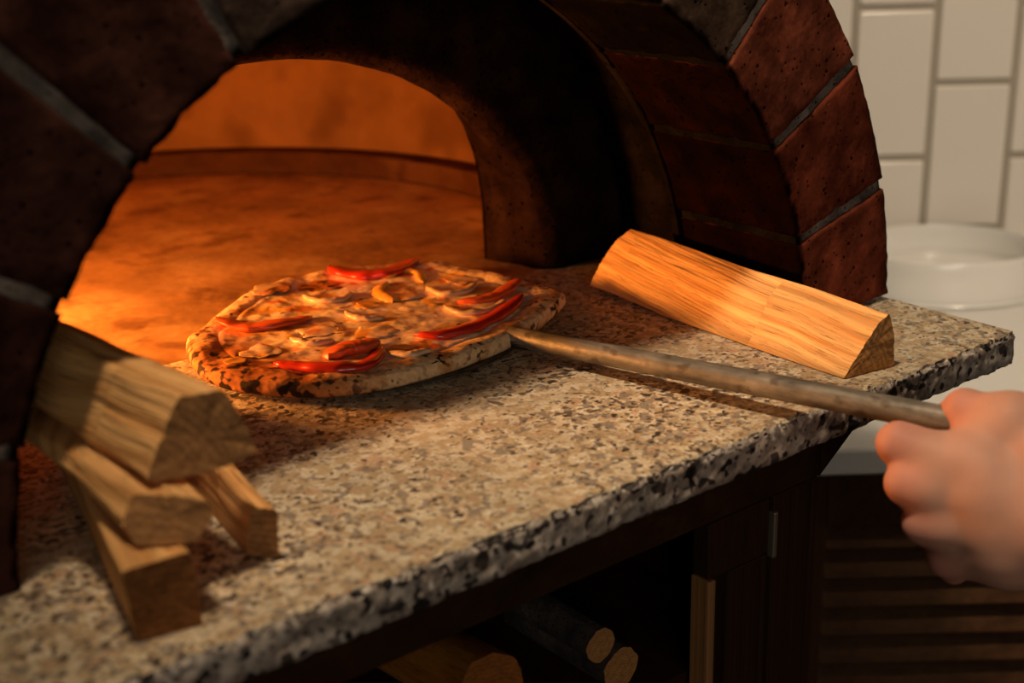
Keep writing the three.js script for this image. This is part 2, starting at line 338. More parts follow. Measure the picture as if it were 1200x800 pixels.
// soot on the inside of the arch: the log in front of it is lit bright orange by the same fire while the brick stays black;
// a dark coat that ends in a ragged line at the arris, as the photograph shows
function sooty(g, s, off = 0) {
  const p = g.attributes.position, c = new Float32Array(p.count * 3), q = V3();
  for (let i = 0; i < p.count; i++) {
    q.fromBufferAttribute(p, i); const r = Math.hypot(q.x, q.y - YC), n = fbm(q.x * 70 + s, q.y * 70, q.z * 70, 3);
    const k = mix((off ? 0.016 : 0.032) + 0.05 * Math.max(0, fbm(q.x * 25, q.y * 25, q.z * 25 + s, 3)), 1, sst(RI + 0.0025 + off, RI + 0.005 + off, r + 0.005 * n)); c[i * 3] = c[i * 3 + 1] = c[i * 3 + 2] = k;
  }
  g.setAttribute('color', new THREE.BufferAttribute(c, 3)); return g;
}
const D2 = Math.PI / 180;
{
  const ov = thing('pizza_oven', 'wood-fired pizza oven with red brick arch and glowing clay inside', 'oven', V3(0, 0, -0.3));
  // joints between the bricks, in degrees round the arch
  const joints = [2.55, 15.9, 31.1, 46.9, 61.5, 76.2, 90.9, 105.5, 119.9, 134.6, 149.3, 163.7, 177.45];
  const tone = [[0.27, 0.066, 0.034], [0.25, 0.060, 0.030], [0.30, 0.082, 0.044], [0.13, 0.085, 0.058], [0.12, 0.08, 0.06], [0.11, 0.075, 0.06], [0.11, 0.075, 0.06], [0.12, 0.085, 0.066], [0.085, 0.034, 0.024], [0.07, 0.029, 0.021], [0.066, 0.027, 0.02], [0.066, 0.027, 0.02]];  // last four, on the left: soot, plus shade put into the brick colour
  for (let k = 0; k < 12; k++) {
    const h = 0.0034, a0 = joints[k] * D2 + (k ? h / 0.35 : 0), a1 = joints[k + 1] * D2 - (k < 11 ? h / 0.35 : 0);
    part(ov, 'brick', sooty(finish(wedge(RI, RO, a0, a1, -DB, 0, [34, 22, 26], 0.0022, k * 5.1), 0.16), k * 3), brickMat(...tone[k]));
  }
  part(ov, 'mortar', sooty(finish(wedge(RI + 0.0015, RO - 0.0012, 2.7 * D2, 177.3 * D2, -DB + 0.002, -0.0032, [24, 200, 12], 0.0015, 77), 0.11), 9, 0.005), M.mortar, 'grey mortar in the joints between the bricks');
  // sooty smoke chamber between the arch and the mouth
  const tube = (r0, r1, z0, z1) => { const s = new THREE.Shape(); s.absarc(0, YC, r1, 2.6 * D2, 177.4 * D2, false); s.absarc(0, YC, r0, 177.4 * D2, 2.6 * D2, true); s.closePath(); const g = new THREE.ExtrudeGeometry(s, { depth: z1 - z0, bevelEnabled: false, curveSegments: 80 }); g.translate(0, 0, z0); return g; };
  part(ov, 'smoke_chamber', finish(tube(0.352, 0.405, -0.26, -DB - 0.0005), 0.16), M.soot, 'black sooty smoke chamber');
  part(ov, 'chamber_lining', finish(tube(RI + 0.002, 0.404, -DB - 0.012, -DB - 0.0005), 0.16), M.soot);
  { // opening: rounder in front, squarer at the back, edges worn round
    const sup = (A, B, n) => t => { const c = Math.cos(t), k = Math.sin(t); return [A * Math.sign(c) * Math.pow(Math.abs(c), 2 / n), B * Math.pow(Math.max(k, 0), 2 / n)]; };
    const f = sup(0.257, 0.208, 2.1), bk = sup(0.246, 0.207, 3.0), P = [], I = [], nT = 90, rows = [];
    rows.push(t => [0.42 * Math.cos(t), 0.42 * Math.sin(t), -0.25]);
    rows.push(t => { const q = f(t); return [q[0] * 1.12, q[1] * 1.14, -0.25]; });
    for (let k = 0; k <= 8; k++) { const w = k / 8 * Math.PI / 2; rows.push(t => { const q = f(t), e = 1 + 0.09 * (1 - Math.sin(w)); return [q[0] * e, q[1] * e, -0.25 - 0.028 * (1 - Math.cos(w))]; }); }
    for (let k = 1; k <= 6; k++) rows.push(t => { const p = f(t), q = bk(t), w = k / 6; return [mix(p[0], q[0], w), mix(p[1], q[1], w), mix(-0.278, -0.322, w)]; });
    rows.push(t => [0.42 * Math.cos(t), 0.42 * Math.sin(t), -0.322]); rows.push(rows[0]);
    for (const r of rows) for (let j = 0; j <= nT; j++) { const q = r(j / nT * Math.PI), k = 0.0012 * fbm(q[0] * 50, q[1] * 50, q[2] * 50, 3); P.push(q[0] + k, Math.max(q[1] + k, 0) + 0.0004, q[2] + k * 0.5); }
    for (let i = 0; i < rows.length - 1; i++) for (let j = 0; j < nT; j++) { const a = i * (nT + 1) + j, c = a + nT + 1; I.push(a, c, a + 1, c, c + 1, a + 1); }
    const g = new THREE.BufferGeometry(); g.setAttribute('position', new THREE.Float32BufferAttribute(P, 3)); g.setIndex(I);
    part(ov, 'mouth_arch', finish(g.toNonIndexed(), 0.16), M.mouth, 'soot-darkened inner mouth of the oven');
  }
  {
    const CX = 0.02, CZ = -0.53, R = 0.402, prof = [];
    for (let k = 0; k <= 40; k++) { const t = k / 40; prof.push(new THREE.Vector2(R * Math.cos(t * Math.PI / 2) * (1 + 0.02 * Math.sin(t * 3)), 0.0 + 0.36 * Math.pow(Math.sin(t * Math.PI / 2), 0.85))); }
    const g0 = new THREE.LatheGeometry(prof, 120).toNonIndexed(), pp = g0.attributes.position, keep = [];
    g0.translate(CX, 0, CZ);
    for (let i = 0; i < pp.count; i += 3) if (Math.min(pp.getZ(i), pp.getZ(i + 1), pp.getZ(i + 2)) < -0.322) for (let k = 0; k < 3; k++) { const x = pp.getX(i + k), y = pp.getY(i + k), z = pp.getZ(i + k), w = 1 + 0.012 * fbm(x * 9, y * 9, z * 9, 3); keep.push(CX + (x - CX) * w, y * w, Math.min(CZ + (z - CZ) * w, -0.29)); }
    const g = new THREE.BufferGeometry(); g.setAttribute('position', new THREE.BufferAttribute(new Float32Array(keep), 3));
    const dg = finish(g, 0.5), dp = dg.attributes.position, du = dg.attributes.uv; for (let i = 0; i < dp.count; i++) du.setXY(i, Math.atan2(dp.getX(i) - CX, CZ - dp.getZ(i)) * 0.8, dp.getY(i) / 0.5);
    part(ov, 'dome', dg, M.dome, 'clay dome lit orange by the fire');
    // low sooty course round the foot of the dome
    const s = new THREE.Shape(); s.absarc(0, 0, R - 0.004, 200 * D2, -20 * D2, true); s.absarc(0, 0, R - 0.03, -20 * D2, 200 * D2, false); s.closePath();
    const k = new THREE.ExtrudeGeometry(s, { depth: 0.018, bevelEnabled: true, bevelSize: 0.003, bevelThickness: 0.004, bevelSegments: 2, curveSegments: 120 }); k.rotateX(-Math.PI / 2); k.translate(CX, 0.004, CZ);
    part(ov, 'dome_kerb', finish(k, 0.5), M.kerb, 'dark sooty kerb round the hearth');
  }
  part(ov, 'hearth', finish(new THREE.BoxGeometry(0.9, 0.05, 0.70, 1, 1, 1).translate(0, -0.0252, -0.613), 0.45), M.hearth, 'mottled stone hearth');
  { // outer shell of plaster, closed against the light
    const pr = []; for (let k = 0; k <= 24; k++) { const t = k / 24 * Math.PI / 2; pr.push(new THREE.Vector2(0.458 * Math.cos(t), 0.446 * Math.sin(t))); }
    const g = new THREE.LatheGeometry(pr, 120); g.translate(0.0, 0, -0.53);
    const sh = new THREE.Shape(); sh.absarc(0, YC, 0.43, 0, Math.PI, false); sh.closePath(); const ho = new THREE.Path(); ho.absarc(0, YC, 0.4055, 0.001, Math.PI - 0.001, false); ho.closePath(); sh.holes.push(ho);
    const t = new THREE.ExtrudeGeometry(sh, { depth: 0.34, bevelEnabled: false, curveSegments: 60 }); t.translate(0, 0, -0.46);
    // only the shell behind the arch
    const gi = g.toNonIndexed(), pp = gi.attributes.position, keep = [];
    for (let i = 0; i < pp.count; i += 3) if (Math.max(pp.getZ(i), pp.getZ(i + 1), pp.getZ(i + 2)) < -0.30) for (let k = 0; k < 3; k++) keep.push(pp.getX(i + k), pp.getY(i + k), pp.getZ(i + k));
    const g2 = new THREE.BufferGeometry(); g2.setAttribute('position', new THREE.BufferAttribute(new Float32Array(keep), 3));
    part(ov, 'outer_shell', finish(mergeGeometries([g2, (() => { const q = t.toNonIndexed(); q.deleteAttribute('uv'); q.deleteAttribute('normal'); return q; })()]), 0.5), M.plaster);
  }
}

/* ---------------------------------------------------------------- split logs */
// sections: outline points [x, y] at several z, joined along the fibre; ends cut rough
function logThing(name, label, group, rings, mats, opt = {}) {
  const nE = rings[0].pts.length, per = 10, nL = 46;
  const at = (t) => { // outline at fraction t of the length
    const f = t * (rings.length - 1), k = Math.min(rings.length - 2, Math.floor(f)), w = f - k, A = rings[k], B = rings[k + 1], out = [];
    for (let e = 0; e < nE; e++) for (let s = 0; s < per; s++) {
      const a = [mix(A.pts[e][0], A.pts[(e + 1) % nE][0], s / per), mix(A.pts[e][1], A.pts[(e + 1) % nE][1], s / per), mix(A.pts[e][2] ?? A.z, A.pts[(e + 1) % nE][2] ?? A.z, s / per)];
      const b = [mix(B.pts[e][0], B.pts[(e + 1) % nE][0], s / per), mix(B.pts[e][1], B.pts[(e + 1) % nE][1], s / per), mix(B.pts[e][2] ?? B.z, B.pts[(e + 1) % nE][2] ?? B.z, s / per)];
      out.push(mix3(a, b, w));
    }
    return out;
  };
  const n = nE * per, sd = rnd() * 50, ring = [], rg = opt.rough ?? 0.0016;
  let cx = 0, cy = 0; at(0.5).forEach(q => { cx += q[0] / n; cy += q[1] / n; });
  for (let i = 0; i <= nL; i++) {
    const t = i / nL, o = at(t), mx = o.reduce((s, q) => s + q[0], 0) / n, my = o.reduce((s, q) => s + q[1], 0) / n;
    ring.push(o.map((q, j) => {
      const an = j / n * Math.PI * 2, f = 1.6, end = 1 - 0.5 * sst(0.97, 1, Math.abs(2 * t - 1));
      const d = rg * (2.2 * fbm(Math.cos(an) * 6 * f + sd, Math.sin(an) * 6 * f, q[2] * 7, 3) + 1.6 * N(Math.cos(an) * 2 + sd, Math.sin(an) * 2, q[2] * 16)) * end;
      const corner = (j % per === 0 ? -0.0010 : 0), L = Math.hypot(q[0] - mx, q[1] - my), low = q[1] < 0.0012 ? 0 : 1;
      const ze = (i === 0 || i === nL) ? 0.0018 * fbm(q[0] * 160 + sd, q[1] * 160, i, 2) : 0;
      return V3(q[0] + (q[0] - mx) / L * (d + corner), Math.max(q[1] + (q[1] - my) / L * (d + corner) * low, opt.floor ?? 0.0006), q[2] + ze);
    }));
  }
  const pos = [], uv = [], idx = [];
  for (let i = 0; i <= nL; i++) { let u = 0; for (let j = 0; j <= n; j++) { const q = ring[i][j % n]; if (j) u += q.distanceTo(ring[i][j - 1]); pos.push(q.x, q.y, q.z); uv.push(u / 0.11, q.z / 0.36); } }
  for (let i = 0; i < nL; i++) for (let j = 0; j < n; j++) { const a = i * (n + 1) + j, b = a + n + 1; idx.push(a, b, a + 1, b, b + 1, a + 1); }
  const g = new THREE.BufferGeometry(); g.setAttribute('position', new THREE.Float32BufferAttribute(pos, 3)); g.setAttribute('uv', new THREE.Float32BufferAttribute(uv, 2)); g.setIndex(idx); g.computeVertexNormals();
  const base = V3(cx, opt.base ?? 0, (ring[0][0].z + ring[nL][0].z) / 2), th = thing(name, label, 'log', base, group);
  part(th, 'split_wood', g, mats[0]);
  for (const i of [0, nL]) {
    const R = ring[i], m = R.reduce((s, q) => s.add(q), V3()).multiplyScalar(1 / n), P = [], U = [], I = [], K = 7;
    for (let r = 0; r <= K; r++) for (let j = 0; j <= n; j++) { const q = m.clone().lerp(R[j % n], r / K); q.z += (r < K ? 0.0014 * fbm(q.x * 150 + sd, q.y * 150, i, 3) : 0); P.push(q.x, q.y, q.z); U.push(q.x / 0.07, q.y / 0.07); }
    for (let r = 0; r < K; r++) for (let j = 0; j < n; j++) { const a = r * (n + 1) + j, b = a + n + 1; I.push(...(i ? [a, b, a + 1, b, b + 1, a + 1] : [a, a + 1, b, b, a + 1, b + 1])); }
    const e = new THREE.BufferGeometry(); e.setAttribute('position', new THREE.Float32BufferAttribute(P, 3)); e.setAttribute('uv', new THREE.Float32BufferAttribute(U, 2)); e.setIndex(I); e.computeVertexNormals();
    part(th, 'end_grain', e, mats[1]);
  }
  return th;
}
// from the front end (+z) to the back; outline runs anticlockwise seen from +z
const STACK = 'split logs stacked by the arch';
logThing('split_log', 'pale oak split log lying alone on the granite in the arch opposite the stack', 'loose log', [
  { z: 0.095, pts: [[0.2385, 0.0008, 0.0905], [0.2855, 0.0008, 0.098], [0.2835, 0.022, 0.098], [0.2785, 0.0415, 0.0965], [0.266, 0.034, 0.095], [0.252, 0.017, 0.0925]] },
  { z: 0.0, pts: [[0.2415, 0.0008], [0.290, 0.0008], [0.289, 0.024], [0.281, 0.045], [0.2665, 0.036], [0.253, 0.018]] },
  { z: -0.09, pts: [[0.2455, 0.0008], [0.296, 0.0008], [0.296, 0.026], [0.282, 0.049], [0.266, 0.039], [0.2535, 0.020]] },
  { z: -0.183, pts: [[0.250, 0.004, -0.184], [0.302, 0.001, -0.183], [0.304, 0.026, -0.178], [0.284, 0.0515, -0.168], [0.268, 0.040, -0.174], [0.256, 0.018, -0.181]] },
].map(r => r), [M.oak, M.endOak], { rough: 0.0009 });
logThing('split_log', 'square-cut split log at the bottom of the stack, touching the granite', STACK, [
  { z: 0.088, pts: [[-0.2825, 0.0008, 0.086], [-0.2505, 0.0008, 0.0925], [-0.2515, 0.0395, 0.0895], [-0.2855, 0.0395, 0.0865]] },
  { z: -0.15, pts: [[-0.226, 0.0008], [-0.196, 0.0008], [-0.198, 0.037], [-0.230, 0.037]] },
], [M.log, endMat(0.42, 0.29, 0.20)], { rough: 0.0008 });
logThing('split_log', 'wedge-shaped split log in the middle of the stack, resting on the square-cut one', STACK, [
  { z: 0.07, pts: [[-0.271, 0.0415, 0.071], [-0.246, 0.0415, 0.0865], [-0.2375, 0.052, 0.088], [-0.2385, 0.0605, 0.0855], [-0.252, 0.0625, 0.071], [-0.2645, 0.0615, 0.0575], [-0.272, 0.050, 0.062]] },
  { z: 0.0, pts: [[-0.266, 0.0475], [-0.232, 0.0445], [-0.228, 0.053], [-0.230, 0.0605], [-0.245, 0.063], [-0.268, 0.0625], [-0.272, 0.055]] },
  { z: -0.075, pts: [[-0.271, 0.055, -0.075], [-0.226, 0.049, -0.13], [-0.220, 0.055, -0.13], [-0.222, 0.061, -0.13], [-0.240, 0.0635, -0.10], [-0.2735, 0.0640, -0.072], [-0.275, 0.0595, -0.070]] },
], [M.log, M.endLog], { rough: 0.0010, floor: 0.0405, base: 0.0405 });
logThing('split_log', 'slim split lath standing on edge beside the stack', STACK, [
  { z: 0.05, pts: [[-0.2005, 0.0008, 0.0445], [-0.1885, 0.0008, 0.058], [-0.1885, 0.030, 0.060], [-0.2005, 0.0325, 0.054]] },
  { z: -0.20, pts: [[-0.160, 0.0008, -0.2], [-0.140, 0.0008, -0.2], [-0.143, 0.028, -0.2], [-0.152, 0.032, -0.2]] },
], [M.log, M.endLog], { rough: 0.0008 });
logThing('split_log', 'thick pale split log on top of the stack', STACK, [
  { z: 0.062, pts: [[-0.2575, 0.067, 0.060], [-0.228, 0.064, 0.064], [-0.1985, 0.066, 0.064], [-0.2025, 0.082, 0.062], [-0.2115, 0.1025, 0.060], [-0.2355, 0.1045, 0.058], [-0.2460, 0.087, 0.058]] },
  { z: -0.05, pts: [[-0.2600, 0.0665], [-0.238, 0.0655], [-0.209, 0.066], [-0.212, 0.084], [-0.2215, 0.1025], [-0.2455, 0.1055], [-0.2535, 0.088]] },
  { z: -0.19, pts: [[-0.268, 0.0665], [-0.248, 0.0655], [-0.222, 0.066], [-0.225, 0.084], [-0.234, 0.102], [-0.258, 0.106], [-0.269, 0.087]] },
], [M.log, M.endLog], { rough: 0.0013, floor: 0.064, base: 0.064 });

/* ---------------------------------------------------------------- fire deep in the oven, left of the mouth */
{
  const burn = (label, x0, z0, x1, z1, r) => {
    const g = new THREE.CylinderGeometry(r, r * 1.1, Math.hypot(x1 - x0, z1 - z0), 18, 12), p = g.attributes.position;
    for (let i = 0; i < p.count; i++) { const k = 1 + 0.25 * fbm(p.getX(i) * 60, p.getY(i) * 20, p.getZ(i) * 60 + x0 * 9, 3); p.setX(i, p.getX(i) * k); p.setZ(i, p.getZ(i) * k); }
    g.rotateX(Math.PI / 2); g.rotateY(Math.atan2(x1 - x0, z1 - z0)); g.translate((x0 + x1) / 2, r * 1.2, (z0 + z1) / 2);
    const t = thing('burning_log', label, 'log', V3((x0 + x1) / 2, 0, (z0 + z1) / 2), 'burning logs inside the oven'); part(t, 'charred_wood', finish(g, 0.16), M.soot);
  };
  burn('charred burning log inside the oven nearer the dome', -0.315, -0.48, -0.27, -0.62, 0.020);
  burn('charred burning log inside the oven under the flame', -0.265, -0.40, -0.215, -0.58, 0.020);
  const fl = thing('flame', 'orange flame on the burning logs inside the oven', 'flame', V3(FIRE_AT.x, 0.05, FIRE_AT.z));
  const pr = []; for (let k = 0; k <= 20; k++) { const t = k / 20; pr.push(new THREE.Vector2(0.040 * Math.sin(Math.PI * Math.pow(t, 0.6)) + 0.0005, 0.048 + 0.10 * t)); }
  const g = new THREE.LatheGeometry(pr, 24), p = g.attributes.position; for (let i = 0; i < p.count; i++) { const k = N(p.getX(i) * 30, p.getY(i) * 25, p.getZ(i) * 30) * 0.02; p.setX(i, p.getX(i) + k + FIRE_AT.x); p.setZ(i, p.getZ(i) - k * 0.7 + FIRE_AT.z); }
  part(fl, 'flame_body', g, new THREE.MeshStandardMaterial({ color: 0x000000, emissive: lin(1.0, 0.38, 0.085), emissiveIntensity: 6, roughness: 1 }));
}

/* ---------------------------------------------------------------- peel */
const HA = V3(0.1068, 0.0119, -0.111), HB = V3(0.177, 0.0235, 0.20), HDIR = HB.clone().sub(HA).normalize();
const HEND = HA.clone().addScaledVector(HDIR, 0.375);
{
  const pe = thing('pizza_peel', 'worn steel pizza peel with long round grey handle', 'peel', V3(0.05, 0, -0.2));
  const s = new THREE.Shape(); s.absellipse(0.045, 0.205, 0.125, 0.112, 0, Math.PI * 2);
  const g = new THREE.ExtrudeGeometry(s, { depth: 0.0016, bevelEnabled: true, bevelSize: 0.0006, bevelThickness: 0.0006, bevelSegments: 2, curveSegments: 60 }); g.rotateX(-Math.PI / 2); g.translate(0, 0.0036, 0);
  part(pe, 'blade', finish(g, 0.2), M.blade, 'thin dark steel blade under the pizza');
  const L = HEND.distanceTo(HA), c = new THREE.CylinderGeometry(0.0085, 0.0078, L, 28, 80), p = c.attributes.position;
  for (let i = 0; i < p.count; i++) { const x = p.getX(i), y = p.getY(i), z = p.getZ(i), k = 1 + 0.05 * fbm(x * 90, y * 25, z * 90, 3); p.setX(i, x * k); p.setZ(i, z * k); }
  const uvc = c.attributes.uv; for (let i = 0; i < uvc.count; i++) uvc.setXY(i, uvc.getX(i) * 0.4, uvc.getY(i) * L / 0.2);
  c.computeVertexNormals(); c.applyQuaternion(new THREE.Quaternion().setFromUnitVectors(V3(0, 1, 0), HDIR)); const m = HA.clone().add(HEND).multiplyScalar(0.5); c.translate(m.x, m.y, m.z);
  part(pe, 'handle', c, M.handle, 'round grey steel handle');
  // flattened tang that joins the handle to the blade
  const P = [], I = [], K = 20, nR = 14;
  for (let i = 0; i <= nR; i++) { const t = i / nR, c = HA.clone().addScaledVector(V3(HDIR.x, 0, HDIR.z), mix(-0.085, 0.02, t)), w = mix(0.022, 0.0078, sst(0, 0.85, t)), h = mix(0.0008, 0.0078, sst(0.4, 0.85, t)), y = mix(0.0052, HA.y + 0.0005, sst(0.4, 1, t)); for (let k = 0; k < K; k++) { const a = k / K * 2 * Math.PI; P.push(c.x + Math.cos(a) * w * HDIR.z, Math.max(y + Math.sin(a) * h, 0.0006), c.z - Math.cos(a) * w * HDIR.x); } }
  for (let i = 0; i < nR; i++) for (let k = 0; k < K; k++) { const a = i * K + k, b = i * K + (k + 1) % K; I.push(a, a + K, b, b, a + K, b + K); }
  const tg = new THREE.BufferGeometry(); tg.setAttribute('position', new THREE.Float32BufferAttribute(P, 3)); tg.setIndex(I);
  part(pe, 'tang', finish(tg.toNonIndexed(), 0.2), M.blade, 'dark flattened tang between handle and blade');
}

/* ---------------------------------------------------------------- pizza */
{
  // outline of the crust where it meets the peel (front) and where its top ends (back)
  const outline = [...[[221, 405], [224, 430], [240, 447], [270, 458], [320, 464], [380, 466], [440, 459], [500, 444], [560, 424], [610, 400], [645, 376], [664, 354]].map(q => atY(...q, 0.006)),
    ...[[663, 341], [645, 333], [620, 325], [585, 316], [550, 310], [515, 301], [470, 303], [430, 307], [395, 309], [340, 319], [300, 332], [265, 352], [238, 376]].map(q => atY(...q, 0.020))].map(p => [p.x, p.z]);
  const C = [0.052, -0.216];
  const pol = outline.map(([x, z]) => ({ a: Math.atan2(z - C[1], x - C[0]), r: Math.hypot(x - C[0], z - C[1]) })).sort((p, q) => p.a - q.a);
  const raw = a => { let k = pol.findIndex(q => q.a > a); if (k < 0) k = 0; const B = pol[k], A = pol[(k - 1 + pol.length) % pol.length]; let aa = A.a, ba = B.a, x = a; if (ba < aa) { if (x < ba) x += 2 * Math.PI; ba += 2 * Math.PI; } return mix(A.r, B.r, (x - aa) / (ba - aa)); };
  const tab = []; for (let i = 0; i < 720; i++) { let s = 0; for (let k = -8; k <= 8; k++) { let a = (i + k) / 720 * 2 * Math.PI; a = ((a + Math.PI) % (2 * Math.PI) + 2 * Math.PI) % (2 * Math.PI) - Math.PI; s += raw(a); } tab.push(s / 17); }
  const RR = a => { let t = (a / (2 * Math.PI) * 720 % 720 + 720) % 720; const i = Math.floor(t); return mix(tab[i % 720], tab[(i + 1) % 720], t - i); };
  const Y1 = 0.0064, rise = x => 0.020 * Math.max(0, x - 0.10);          // the tip rides up a little towards the handle
  const SC = 0.44;
  const rimT = (x, z) => Math.hypot(x - C[0], z - C[1]) / RR(Math.atan2(z - C[1], x - C[0]));
  // blackest at the end that lay nearest the fire
  const charAt = (x, z) => sst(0.0, -0.075, x + 0.02 * fbm(x * 60, z * 60, 2, 2)) * sst(-0.30, -0.20, z);
  const top = (x, z) => {
    const t = rimT(x, z), rim = sst(0.76, 0.90, t) * (1 - sst(0.94, 1.02, t));
    return Y1 + rise(x) + 0.0076 + 0.0032 * rim * (1 + 0.8 * N(x * 40, z * 40, 5)) + 0.0026 * fbm(x * 45, z * 45, 1, 2) * (1 - rim * 0.4);
  };
  const tex = texture(1000, 1000, (u, v) => {
    const x = (u - 0.5) * SC + C[0], z = (v - 0.5) * SC + C[1], t = rimT(x, z);
    if (t > 1.25) return [200, 170, 130];
    const n2 = fbm(x * 95, z * 95, 9, 2), n3 = fbm(x * 260, z * 260, 4, 2);
    let c = [214, 178, 130];
    if (t < 0.95) {
      c = mix3([232, 204, 162], [226, 164, 76], sst(-0.06, 0.22, fbm(x * 30, z * 30, 3, 3)));               // melted cheese to oily yellow
      c = mix3(c, [206, 100, 34], 0.75 * sst(0.12, 0.26, fbm(x * 36 + 9, z * 36, 7, 3)));                    // tomato showing through
      c = mix3(c, [224, 196, 180], 0.9 * sst(0.05, 0.14, fbm(x * 27 - 5, z * 27, 12, 3)));                   // ham and pale cheese
      c = mix3(c, [118, 66, 26], 0.8 * sst(0.28, 0.34, n2));                                                 // browned bubbles
    }
    let rc = mix3([226, 188, 140], [192, 134, 78], sst(0.02, 0.34, fbm(x * 40, z * 40, 3, 3)));
    const sp = fbm(x * 170, z * 170, 21, 2), spm = sst(-0.05, 0.15, fbm(x * 34, z * 34, 31, 2));
    rc = mix3(rc, [44, 26, 16], 0.92 * sst(0.10, 0.17, sp) * (0.2 + 0.8 * spm));
    c = mix3(c, rc, sst(0.82, 0.90, t + 0.08 * n2));
    const ch = charAt(x, z); c = mix3(c, [168, 84, 26], 0.75 * ch * sst(0.5, 0.75, t));
    c = mix3(c, [36, 20, 12], 0.9 * ch * sst(0.70, 0.86, t + 0.4 * n2) * sst(0.07, 0.20, fbm(x * 90, z * 90, 41, 3) + 0.07 * ch * sst(0.92, 1.0, t)));
    const k = 1 + 0.22 * n3; return [c[0] * k, c[1] * k, c[2] * k];
  });
  const bump = grey(384, 384, (u, v) => 0.5 + 0.6 * tfbm(u, v, 50, 4, 2));
  M.crust = hexmat({ map: tex, roughness: 0.8, bumpMap: bump, bumpScale: 0.0014, specularIntensity: 0.25 });
  M.cheese = hexmat({ map: tex, roughness: 0.32, bumpMap: bump, bumpScale: 0.0009, specularIntensity: 0.55, clearcoat: 0.3, clearcoatRoughness: 0.25 });
  const pz = thing('pizza', 'baked thin pizza with red pepper strips on the peel', 'pizza', V3(C[0], Y1 - 0.001, C[1]));
  const nA = 320, grid = (list) => { // list of [position(angle), texture radius]
    const P = [], T = [], I = [], n = list.length;
    for (const [f, tu] of list) for (let j = 0; j <= nA; j++) { const a = j / nA * 2 * Math.PI, q = f(a), r = RR(a) * tu; P.push(q.x, q.y, q.z); T.push(r * Math.cos(a) / SC + 0.5, r * Math.sin(a) / SC + 0.5); }
    for (let i = 0; i < n - 1; i++) for (let j = 0; j < nA; j++) { const k = i * (nA + 1) + j, l = k + nA + 1; I.push(k, k + 1, l, l, k + 1, l + 1); }
    const g = new THREE.BufferGeometry(); g.setAttribute('position', new THREE.Float32BufferAttribute(P, 3)); g.setAttribute('uv', new THREE.Float32BufferAttribute(T, 2)); g.setIndex(I); g.computeVertexNormals(); return g;
  };
  const ring = t => a => { const r = RR(a) * t, x = C[0] + r * Math.cos(a), z = C[1] + r * Math.sin(a); return V3(x, top(x, z), z); };
  const L = []; // over the rim, down its side and under
  for (let k = 0; k <= 26; k++) { const t = 0.70 + 0.27 * k / 26; L.push([ring(t), t]); }
  for (let k = 1; k <= 12; k++) {
    const s = k / 12;
    L.push([a => { const o = ring(0.97)(a), e = ring(1.0 + 0.008 * fbm(Math.cos(a) * 14, Math.sin(a) * 14, s * 4, 2))(a), yb = Y1 + rise(e.x) * 0.8 - 0.0010, f = Math.sin(Math.min(1, s * 1.25) * Math.PI / 2) - 0.35 * Math.pow(Math.max(0, s - 0.75) * 4, 2); return V3(mix(o.x, e.x, f), mix(o.y, yb, 1 - Math.cos(s * Math.PI / 2)), mix(o.z, e.z, f)); }, 0.97 + 0.10 * s]);
  }
  for (const t of [0.90, 0.6, 0.3, 0.001]) L.push([a => { const q = ring(t)(a); q.y = Y1 + rise(q.x) * 0.8 - 0.0010; return q; }, 1.1]);
  part(pz, 'crust', grid(L.reverse()), M.crust, 'blistered bread crust');
  const Q = []; for (let k = 0; k <= 70; k++) { const t = 0.001 + 0.87 * k / 70; Q.push([a => { const q = ring(t)(a); q.y += 0.0014 + 0.0018 * Math.max(0, fbm(q.x * 60, q.z * 60, 8, 3)) - 0.0036 * sst(0.80, 0.87, t); return q; }, t]); }
  part(pz, 'cheese', grid(Q.reverse()), M.cheese, 'melted cheese with oil and ham');
  const pepper = [hexmat({ color: lin(0.56, 0.026, 0.009), roughness: 0.28, clearcoat: 0.5 }), hexmat({ color: lin(0.66, 0.095, 0.020), roughness: 0.33, clearcoat: 0.4 })];
  const onP = (px, py) => { const q = atY(px, py, 0.017); q.y = top(q.x, q.z) + 0.0012; return q; };
  // a curled strip of flesh: flat below, rounded above, ends cut
  const strip = (pts, w, h, m, name, lift = 0.002, lab) => {
    const cv = new THREE.CatmullRomCurve3(pts.map(([x, y]) => { const q = onP(x, y); q.y += lift; return q; })), n = 40, P = [], I = [], K = 12;
    for (let i = 0; i <= n; i++) {
      const t = i / n, c = cv.getPoint(t), d = cv.getTangent(t), s = V3(-d.z, 0, d.x).normalize(), tw = 0.45 + 0.55 * Math.pow(Math.sin(Math.PI * clamp(t, 0.01, 0.99)), 0.5) + 0.12 * N(t * 6, pts[0][1], 3), et = Math.min(1, 0.3 + t / 0.10, 0.3 + (1 - t) / 0.10);
      for (let k = 0; k < K; k++) { const b = k / K * 2 * Math.PI, cs = Math.cos(b), sn = Math.sin(b), e = (i === 0 || i === n) ? 0.02 : et; const q = c.clone().addScaledVector(s, e * cs * w * 1.2 * tw * (1 + 0.25 * N(t * 7, k * 0.4, pts[0][0]))); q.y += e * sn * h * 1.15 * tw + 0.25 * w * cs + 0.0010 * N(t * 8 + pts[0][0], 2, 5); P.push(q.x, q.y, q.z); }
    }
    for (let i = 0; i < n; i++) for (let k = 0; k < K; k++) { const a = i * K + k, b = i * K + (k + 1) % K; I.push(a, b, a + K, b, b + K, a + K); }
    const g = new THREE.BufferGeometry(); g.setAttribute('position', new THREE.Float32BufferAttribute(P, 3)); g.setIndex(I); g.computeVertexNormals();
    part(pz, name, g, m, lab);
  };
  const rp = 'glossy red pepper strip';
  strip([[320, 425], [352, 428], [392, 432], [425, 429], [447, 405]], 0.0082, 0.0042, pepper[0], 'pepper_strip', 0.0006, rp);
